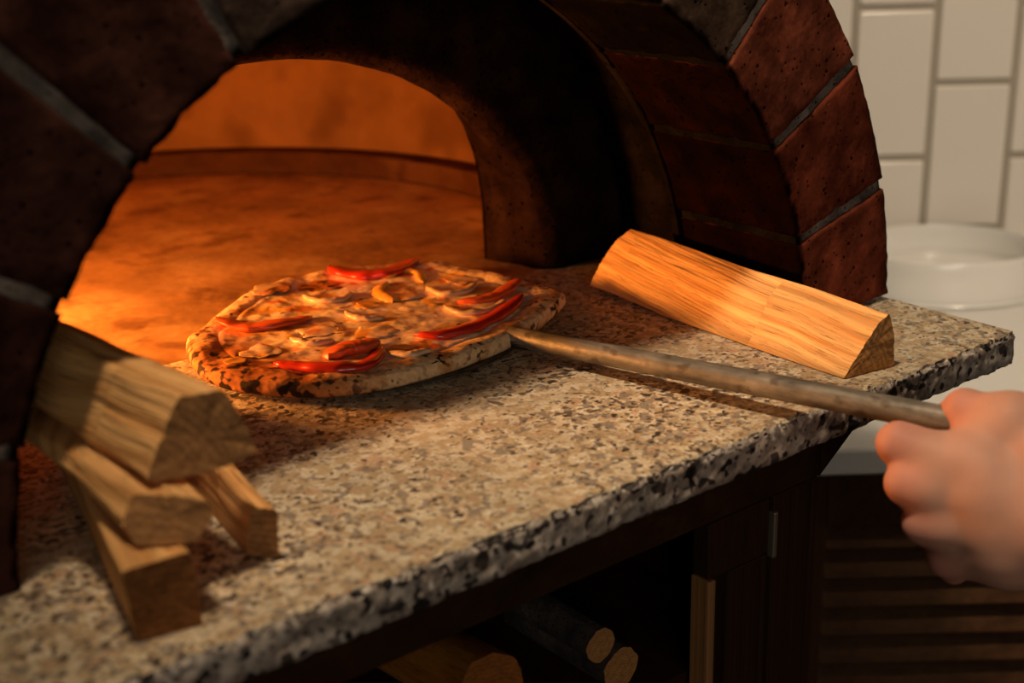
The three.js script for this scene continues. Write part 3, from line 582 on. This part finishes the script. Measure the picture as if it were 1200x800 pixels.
  strip([[485, 393], [522, 391], [560, 380], [590, 365], [612, 347]], 0.0080, 0.0046, pepper[0], 'pepper_strip', 0.0006, rp);
  strip([[254, 376], [290, 381], [322, 379], [366, 369]], 0.0105, 0.0036, pepper[1], 'pepper_strip', 0.0004, rp);
  strip([[388, 316], [418, 322], [450, 320], [490, 306]], 0.0120, 0.0044, pepper[0], 'pepper_strip', 0.0006, rp);
  strip([[535, 352], [562, 350], [586, 343], [606, 331]], 0.0080, 0.0034, pepper[1], 'pepper_strip', 0.0004, rp);
  strip([[385, 420], [404, 411], [424, 407], [440, 402]], 0.0110, 0.0050, pepper[1], 'pepper_strip', 0.003, rp);
  const onion = hexmat({ color: lin(0.66, 0.44, 0.25), roughness: 0.32, clearcoat: 0.4 }), gold = hexmat({ color: lin(0.70, 0.33, 0.05), roughness: 0.35, clearcoat: 0.4 });
  const on = [[[500, 335], [520, 345], [545, 342], [556, 332]], [[520, 358], [545, 366], [575, 362], [592, 352]], [[405, 366], [425, 373], [450, 371]], [[452, 326], [470, 318], [490, 320], [496, 330]], [[355, 345], [376, 352], [398, 350], [410, 342]], [[455, 412], [480, 418], [505, 412]], [[340, 396], [365, 402], [392, 398]], [[460, 352], [443, 341], [452, 330]]];
  on.forEach((q, k) => strip(q, 0.0046, 0.0026, k % 4 === 3 ? gold : onion, 'onion_strip', 0.0012, 'pale cooked onion strip'));
  const chunk = hexmat({ map: tex, color: lin(1.0, 0.92, 0.86), roughness: 0.36, clearcoat: 0.3 });
  for (const [px, py, r, m] of [[318, 340, .013, 0], [374, 333, .013, 0], [470, 343, .014, 0], [540, 328, .011, 0], [440, 386, .013, 0], [376, 384, .013, 0], [306, 410, .011, 0], [508, 352, .008, 1], [430, 356, .008, 1], [468, 406, .007, 1], [276, 424, .006, 1]]) {
    const g = new THREE.IcosahedronGeometry(r * 1.25, 4), p = g.attributes.position, q = onP(px, py);
    for (let i = 0; i < p.count; i++) { const k = 1 + 0.75 * fbm(p.getX(i) * 110 + px, p.getY(i) * 110, p.getZ(i) * 110 + py, 3); p.setXYZ(i, p.getX(i) * k + q.x, p.getY(i) * k * 0.07 + q.y + 0.0006 + 0.0012 * N(p.getX(i) * 120 + px, 1, p.getZ(i) * 120), p.getZ(i) * k + q.z); }
    g.deleteAttribute('normal'); g.deleteAttribute('uv');
    const gg = mergeVertices(g, 1e-6); gg.computeVertexNormals(); { const P = gg.attributes.position, T = []; for (let i = 0; i < P.count; i++) T.push((P.getZ(i) - C[1]) * 1.6 / SC + 0.47, (P.getX(i) - C[0]) * 1.1 / SC + 0.52); gg.setAttribute('uv', new THREE.Float32BufferAttribute(T, 2)); }
    part(pz, 'topping_piece', gg, m ? gold : chunk);
  }
}

/* ---------------------------------------------------------------- hand on the handle */
{
  const Z0 = 0.843, J = (px, py, w, r) => ({ p: atDepth(px, py, Z0 - w), r });
  const bones = [], bone = (a, b, k = 0.006) => bones.push([a.p, b.p, a.r, b.r, k]);
  const wrist = J(1286, 622, 0.062, 0.0285), w2 = J(1390, 700, 0.085, 0.031), elbow = J(1560, 830, 0.13, 0.042);
  // knuckle, then the finger folds away round the handle
  const F = [
    [J(1054, 520, 0.016, 0.0118), J(1062, 536, -0.026, 0.0102), J(1098, 522, -0.038, 0.0090), J(1118, 512, -0.022, 0.0080)],
    [J(1064, 566, 0.022, 0.0122), J(1072, 584, -0.022, 0.0104), J(1110, 570, -0.036, 0.0092), J(1130, 560, -0.020, 0.0082)],
    [J(1084, 612, 0.020, 0.0116), J(1092, 628, -0.020, 0.0098), J(1126, 616, -0.034, 0.0088), J(1144, 606, -0.018, 0.0078)],
    [J(1112, 652, 0.012, 0.0106), J(1118, 666, -0.020, 0.0088), J(1146, 656, -0.030, 0.0078), J(1160, 648, -0.016, 0.0070)],
  ];
  F.forEach((f, k) => { bone(f[0], f[1], 0.004); bone(f[1], f[2], 0.003); bone(f[2], f[3], 0.003); const m = f[0].p.clone().lerp(wrist.p, 0.45).addScaledVector(UPV, (1.5 - k) * 0.003); bone({ p: f[0].p, r: 0.0112 }, { p: m, r: 0.0168 }, 0.009); bone({ p: m, r: 0.0168 }, { p: wrist.p, r: 0.023 }, 0.014); });
  for (let k = 0; k < 3; k++) { const a = F[k][0].p.clone().lerp(wrist.p, 0.12), b = F[k + 1][0].p.clone().lerp(wrist.p, 0.12); bone({ p: a, r: 0.0112 }, { p: b, r: 0.0112 }, 0.010); }
  const tc = J(1240, 548, 0.046, 0.0200), tm = J(1186, 497, 0.030, 0.0165), ti = J(1131, 481, 0.012, 0.0125), tt = J(1102, 496, -0.012, 0.0098);
  bone(wrist, tc, 0.016); bone(tc, tm, 0.012); bone(tm, ti, 0.008); bone(ti, tt, 0.004); bone({ p: tm.p, r: 0.013 }, { p: F[0][0].p.clone().lerp(wrist.p, 0.25), r: 0.012 }, 0.014);
  bone({ p: tc.p, r: 0.020 }, { p: F[3][0].p.clone().lerp(wrist.p, 0.4), r: 0.018 }, 0.016);
  bone(wrist, w2, 0.012); bone(w2, elbow, 0.012);
  const dist = q => {
    let d = 1;
    for (const [a, b, ra, rb, k] of bones) {
      const bx = b.x - a.x, by = b.y - a.y, bz = b.z - a.z, qx = q.x - a.x, qy = q.y - a.y, qz = q.z - a.z;
      const t = clamp((qx * bx + qy * by + qz * bz) / (bx * bx + by * by + bz * bz)), e = Math.hypot(qx - bx * t, qy - by * t, qz - bz * t) - mix(ra, rb, t);
      const h = Math.max(k - Math.abs(d - e), 0) / k; d = Math.min(d, e) - h * h * k * 0.25;
    }
    return d;
  };
  // surface by marching tetrahedra on a 2.6 mm grid
  const lo = V3(9, 9, 9), hi = V3(-9, -9, -9); for (const [a, b, ra, rb] of bones) for (const [c, r] of [[a, ra], [b, rb]]) { lo.min(c.clone().subScalar(r + 0.012)); hi.max(c.clone().addScalar(r + 0.012)); }
  const st = 0.0028, nx = Math.ceil((hi.x - lo.x) / st), ny = Math.ceil((hi.y - lo.y) / st), nz = Math.ceil((hi.z - lo.z) / st);
  const D = new Float32Array((nx + 1) * (ny + 1) * (nz + 1)), id = (i, j, k) => (k * (ny + 1) + j) * (nx + 1) + i, q = V3();
  for (let k = 0; k <= nz; k++) for (let j = 0; j <= ny; j++) for (let i = 0; i <= nx; i++) { q.set(lo.x + i * st, lo.y + j * st, lo.z + k * st); D[id(i, j, k)] = dist(q); }
  const pos = [], idx = [], edge = new Map();
  const vtx = (a, b) => { const key = a < b ? a * 16777216 + b : b * 16777216 + a; let v = edge.get(key); if (v !== undefined) return v; const t = D[a] / (D[a] - D[b]); const P = n => [lo.x + (n % (nx + 1)) * st, lo.y + (Math.floor(n / (nx + 1)) % (ny + 1)) * st, lo.z + Math.floor(n / ((nx + 1) * (ny + 1))) * st]; const A = P(a), B = P(b); v = pos.length / 3; pos.push(mix(A[0], B[0], t), mix(A[1], B[1], t), mix(A[2], B[2], t)); edge.set(key, v); return v; };
  const tets = [[0, 5, 1, 6], [0, 1, 2, 6], [0, 2, 3, 6], [0, 3, 7, 6], [0, 7, 4, 6], [0, 4, 5, 6]];
  const grad = (x, y, z) => { const e = 0.0008, g = V3(dist(q.set(x + e, y, z)) - dist(q.set(x - e, y, z)), dist(q.set(x, y + e, z)) - dist(q.set(x, y - e, z)), dist(q.set(x, y, z + e)) - dist(q.set(x, y, z - e))); return g.normalize(); };
  for (let k = 0; k < nz; k++) for (let j = 0; j < ny; j++) for (let i = 0; i < nx; i++) {
    const c = [id(i, j, k), id(i + 1, j, k), id(i + 1, j + 1, k), id(i, j + 1, k), id(i, j, k + 1), id(i + 1, j, k + 1), id(i + 1, j + 1, k + 1), id(i, j + 1, k + 1)];
    let s = 0; for (const n of c) if (D[n] < 0) s++; if (s === 0 || s === 8) continue;
    for (const t of tets) {
      const v = t.map(n => c[n]), ins = v.filter(n => D[n] < 0), out = v.filter(n => D[n] >= 0);
      if (ins.length === 1) idx.push(vtx(ins[0], out[0]), vtx(ins[0], out[1]), vtx(ins[0], out[2]));
      else if (ins.length === 3) idx.push(vtx(out[0], ins[0]), vtx(out[0], ins[1]), vtx(out[0], ins[2]));
      else if (ins.length === 2) { const a = vtx(ins[0], out[0]), b = vtx(ins[0], out[1]), c2 = vtx(ins[1], out[1]), d = vtx(ins[1], out[0]); idx.push(a, b, c2, a, c2, d); }
    }
  }
  const nor = [], col = [];
  const knk = F.flatMap(f => [f[1].p, f[0].p]).concat([ti.p]);
  for (let i = 0; i < pos.length; i += 3) {
    // settle on the surface, add fine skin relief
    const g = grad(pos[i], pos[i + 1], pos[i + 2]), d0 = dist(q.set(pos[i], pos[i + 1], pos[i + 2])) - 0.0005 * fbm(pos[i] * 70, pos[i + 1] * 70, pos[i + 2] * 70, 2);
    pos[i] -= g.x * d0; pos[i + 1] -= g.y * d0; pos[i + 2] -= g.z * d0; nor.push(g.x, g.y, g.z);
    let r = 0; for (const c of knk) r = Math.max(r, 1 - sst(0.008, 0.026, c.distanceTo(q.set(pos[i], pos[i + 1], pos[i + 2]))));
    const m = 1 + 0.18 * fbm(pos[i] * 45, pos[i + 1] * 45, pos[i + 2] * 45, 3), c = mix3([0.55, 0.285, 0.195], [0.58, 0.215, 0.15], 0.7 * r); col.push(c[0] * m, c[1] * m, c[2] * m);
  }
  for (let i = 0; i < idx.length; i += 3) { const [a, b, c] = [idx[i], idx[i + 1], idx[i + 2]], A = V3(...pos.slice(a * 3, a * 3 + 3)), B = V3(...pos.slice(b * 3, b * 3 + 3)), Cc = V3(...pos.slice(c * 3, c * 3 + 3)); const n = B.sub(A).cross(Cc.sub(A)); if (n.x * nor[a * 3] + n.y * nor[a * 3 + 1] + n.z * nor[a * 3 + 2] < 0) { idx[i + 1] = c; idx[i + 2] = b; } }
  const g = new THREE.BufferGeometry(); g.setAttribute('position', new THREE.Float32BufferAttribute(pos, 3)); g.setAttribute('normal', new THREE.Float32BufferAttribute(nor, 3)); g.setAttribute('color', new THREE.Float32BufferAttribute(col, 3)); g.setIndex(idx);
  const pe = thing('person', 'bare hand and forearm of a person gripping the peel handle', 'person', V3(wrist.p.x, wrist.p.y, wrist.p.z));
  part(pe, 'hand_and_forearm', g, hexmat({ vertexColors: true, roughness: 0.55, specularIntensity: 0.35, sheen: 0.2, sheenRoughness: 0.6, sheenColor: lin(0.5, 0.25, 0.2) }));
  const sd = elbow.p.clone().sub(w2.p).normalize(), sl = new THREE.CylinderGeometry(0.062, 0.050, 0.16, 32, 8, false); sl.applyQuaternion(new THREE.Quaternion().setFromUnitVectors(V3(0, 1, 0), sd)); const sc = elbow.p.clone().addScaledVector(sd, 0.03); sl.translate(sc.x, sc.y, sc.z);
  part(pe, 'sleeve', sl, hexmat({ color: lin(0.03, 0.03, 0.035), roughness: 0.9 }), 'dark sleeve');
}

/* ---------------------------------------------------------------- wooden stand under the shelf, with firewood inside */
{
  const st = thing('oven_stand', 'dark wooden oven stand with open firewood niche under granite shelf', 'cabinet', V3(0, H0, -0.3));
  const yb = -TH - 0.0005, zf = 0.085;
  part(st, 'body', mergeGeometries([box(-0.415, -0.395, H0, -0.0505, -0.35, -0.262), box(-0.415, -0.395, H0, yb, -0.262, zf - 0.021), box(0.223, 0.40, H0, yb, -0.262, -0.10), box(-0.415, 0.40, H0, -0.0505, -0.98, -0.35), box(0.223, 0.40, H0, -0.0505, -0.35, -0.262), box(-0.415, 0.22, H0, H0 + 0.08, -0.35, zf - 0.02), box(-0.415, 0.22, yb - 0.012, yb, -0.262, zf - 0.022)]), M.darkWood);
  part(st, 'apron_rail', box(-0.415, 0.225, -0.0705, yb, zf - 0.02, zf, 0.0015), M.darkWood, 'dark wooden rail below the granite');
  part(st, 'post', box(-0.415, -0.375, H0, -0.071, zf - 0.02, zf, 0.0015), M.darkWood);
  part(st, 'post', box(0.178, 0.225, H0, -0.071, zf - 0.02, zf, 0.0015), M.darkWood);
  part(st, 'side_panel', box(0.205, 0.222, H0, -0.071, -0.34, zf - 0.021, 0.001), M.darkWood);
  part(st, 'niche_shelf', box(-0.394, 0.204, -0.212, -0.197, -0.34, zf - 0.024, 0.001), M.darkWood);
  const d = part(st, 'door', mergeGeometries([box(0.116, 0.176, -0.115, -0.073, zf - 0.018, zf - 0.002), box(0.136, 0.176, H0 + 0.08, -0.1155, zf - 0.018, zf - 0.002), box(0.124, 0.1355, H0 + 0.08, -0.1155, zf - 0.017, zf - 0.010)]), M.darkWood);
  part(d, 'edge_strip', box(0.1155, 0.1225, H0 + 0.08, -0.116, zf - 0.018, zf - 0.001, 0.0012), hexmat({ map: g1, color: lin(0.42, 0.31, 0.22), roughness: 0.6 }), 'bare pale edge strip of the door');
  part(d, 'hinge', box(0.1765, 0.1805, -0.118, -0.083, zf - 0.004, zf + 0.002, 0.001), M.brass, 'small metal hinge');
  // bracket below the overhang
  const s = new THREE.Shape(); s.moveTo(0.2255, -0.0705); s.lineTo(0.2255, yb); s.lineTo(0.287, yb); s.closePath();
  const g = new THREE.ExtrudeGeometry(s, { depth: 0.02, bevelEnabled: false }); g.translate(0, 0, zf - 0.02); part(st, 'bracket', g, M.darkWood);
  // firewood standing in the niche
  const G = 'firewood in the niche under the shelf', yf = -0.1965;
  const round = (label, x, y, z, r, len, rx, rz, m, e) => {
    const t = thing('stored_log', label, 'log', V3(x, yf, z), G), g = new THREE.CylinderGeometry(r, r, len, 30, 14, true), p = g.attributes.position, c2 = [];
    const bend = p2 => { for (let i = 0; i < p2.count; i++) { const a = Math.atan2(p2.getZ(i), p2.getX(i)), k = 1 + 0.22 * fbm(Math.cos(a) * 2 + x * 40, Math.sin(a) * 2, 3 + p2.getY(i) * 6, 3); p2.setX(i, p2.getX(i) * k); p2.setZ(i, p2.getZ(i) * k); } };
    const cap = [new THREE.RingGeometry(0.0001, r, 30, 5).rotateX(-Math.PI / 2).translate(0, len / 2, 0), new THREE.RingGeometry(0.0001, r, 30, 5).rotateX(Math.PI / 2).translate(0, -len / 2, 0)];
    bend(p); cap.forEach(q => bend(q.attributes.position));
    for (const q of [g, ...cap]) { q.computeVertexNormals(); q.rotateX(rx); q.rotateZ(rz); q.translate(x, y, z); }
    part(t, 'bark', g, m); cap.forEach(q => part(t, 'end_grain', q, e));
  };
  round('yellowish stored log inside the niche', -0.040, -0.158, -0.015, 0.024, 0.13, 1.40, 0.35, hexmat({ map: g2, color: lin(0.55, 0.30, 0.03), roughness: 0.7 }), hexmat({ map: endTex, color: lin(0.60, 0.32, 0.04), roughness: 0.8 }));
  round('thick grey-barked stored log lying across the niche', 0.10, -0.156, -0.11, 0.034, 0.15, 0.10, 1.50, M.bark, M.endLog);
  round('small pale-ended stored log beside the grey-barked one', 0.0545, -0.158, -0.012, 0.0125, 0.11, 1.57, 0.0, M.bark, M.endOak);
  round('stored log with broad cream end next to the small pale-ended one', 0.070, -0.180, -0.008, 0.0155, 0.11, 1.57, -0.05, M.bark, M.endOak);
}

/* ---------------------------------------------------------------- lamp fittings and the added fill panel */
for (const q of SPOTS) {
  const t = thing('track_spotlight', 'black ceiling spotlight ' + q.where, 'lamp', q.at, 'ceiling spotlights');
  const qn = new THREE.Quaternion().setFromUnitVectors(V(0, -1, 0), q.to.clone().sub(q.at).normalize());
  const can = new THREE.LatheGeometry([[0.072, -0.01], [0.076, -0.01], [0.076, 0.10], [0.06, 0.115], [0.001, 0.118]].map(([a, b]) => new THREE.Vector2(a, b)), 36); can.translate(0, 0.012, 0); can.applyQuaternion(qn); can.translate(q.at.x, q.at.y, q.at.z);
  part(t, 'housing', can, M.black);
  const le = new THREE.CylinderGeometry(0.068, 0.068, 0.003, 36); le.translate(0, 0.052, 0); le.applyQuaternion(qn); le.translate(q.at.x, q.at.y, q.at.z);
  part(t, 'lens', le, new THREE.MeshStandardMaterial({ color: 0x000000, emissive: WARM, emissiveIntensity: 5 }));
  const up = V(0, 0.10, 0).applyQuaternion(qn).add(q.at), stem = new THREE.CylinderGeometry(0.007, 0.007, HC - up.y, 16); stem.translate(up.x, (HC + up.y) / 2, up.z); part(t, 'stem', stem, M.black);
}
{
  const c = thing('added_fill_panel', 'added unseen white fill panel on the wall behind the photographer', 'lamp', PANEL.at);
  const b = PANEL.at, mk = (w, h, d, off) => { const g = new THREE.BoxGeometry(w, h, d); g.rotateY(-YAW); const p = b.clone().addScaledVector(HD, off); g.translate(p.x, p.y, p.z); return g; };
  part(c, 'frame', mk(PANEL.w + 0.05, PANEL.h + 0.05, 0.025, -0.0125), M.ceil); part(c, 'diffuser', mk(PANEL.w, PANEL.h, 0.004, 0.003), new THREE.MeshStandardMaterial({ color: 0x000000, emissive: COOL, emissiveIntensity: 1.5 }));
}
renderer.render(scene, camera);
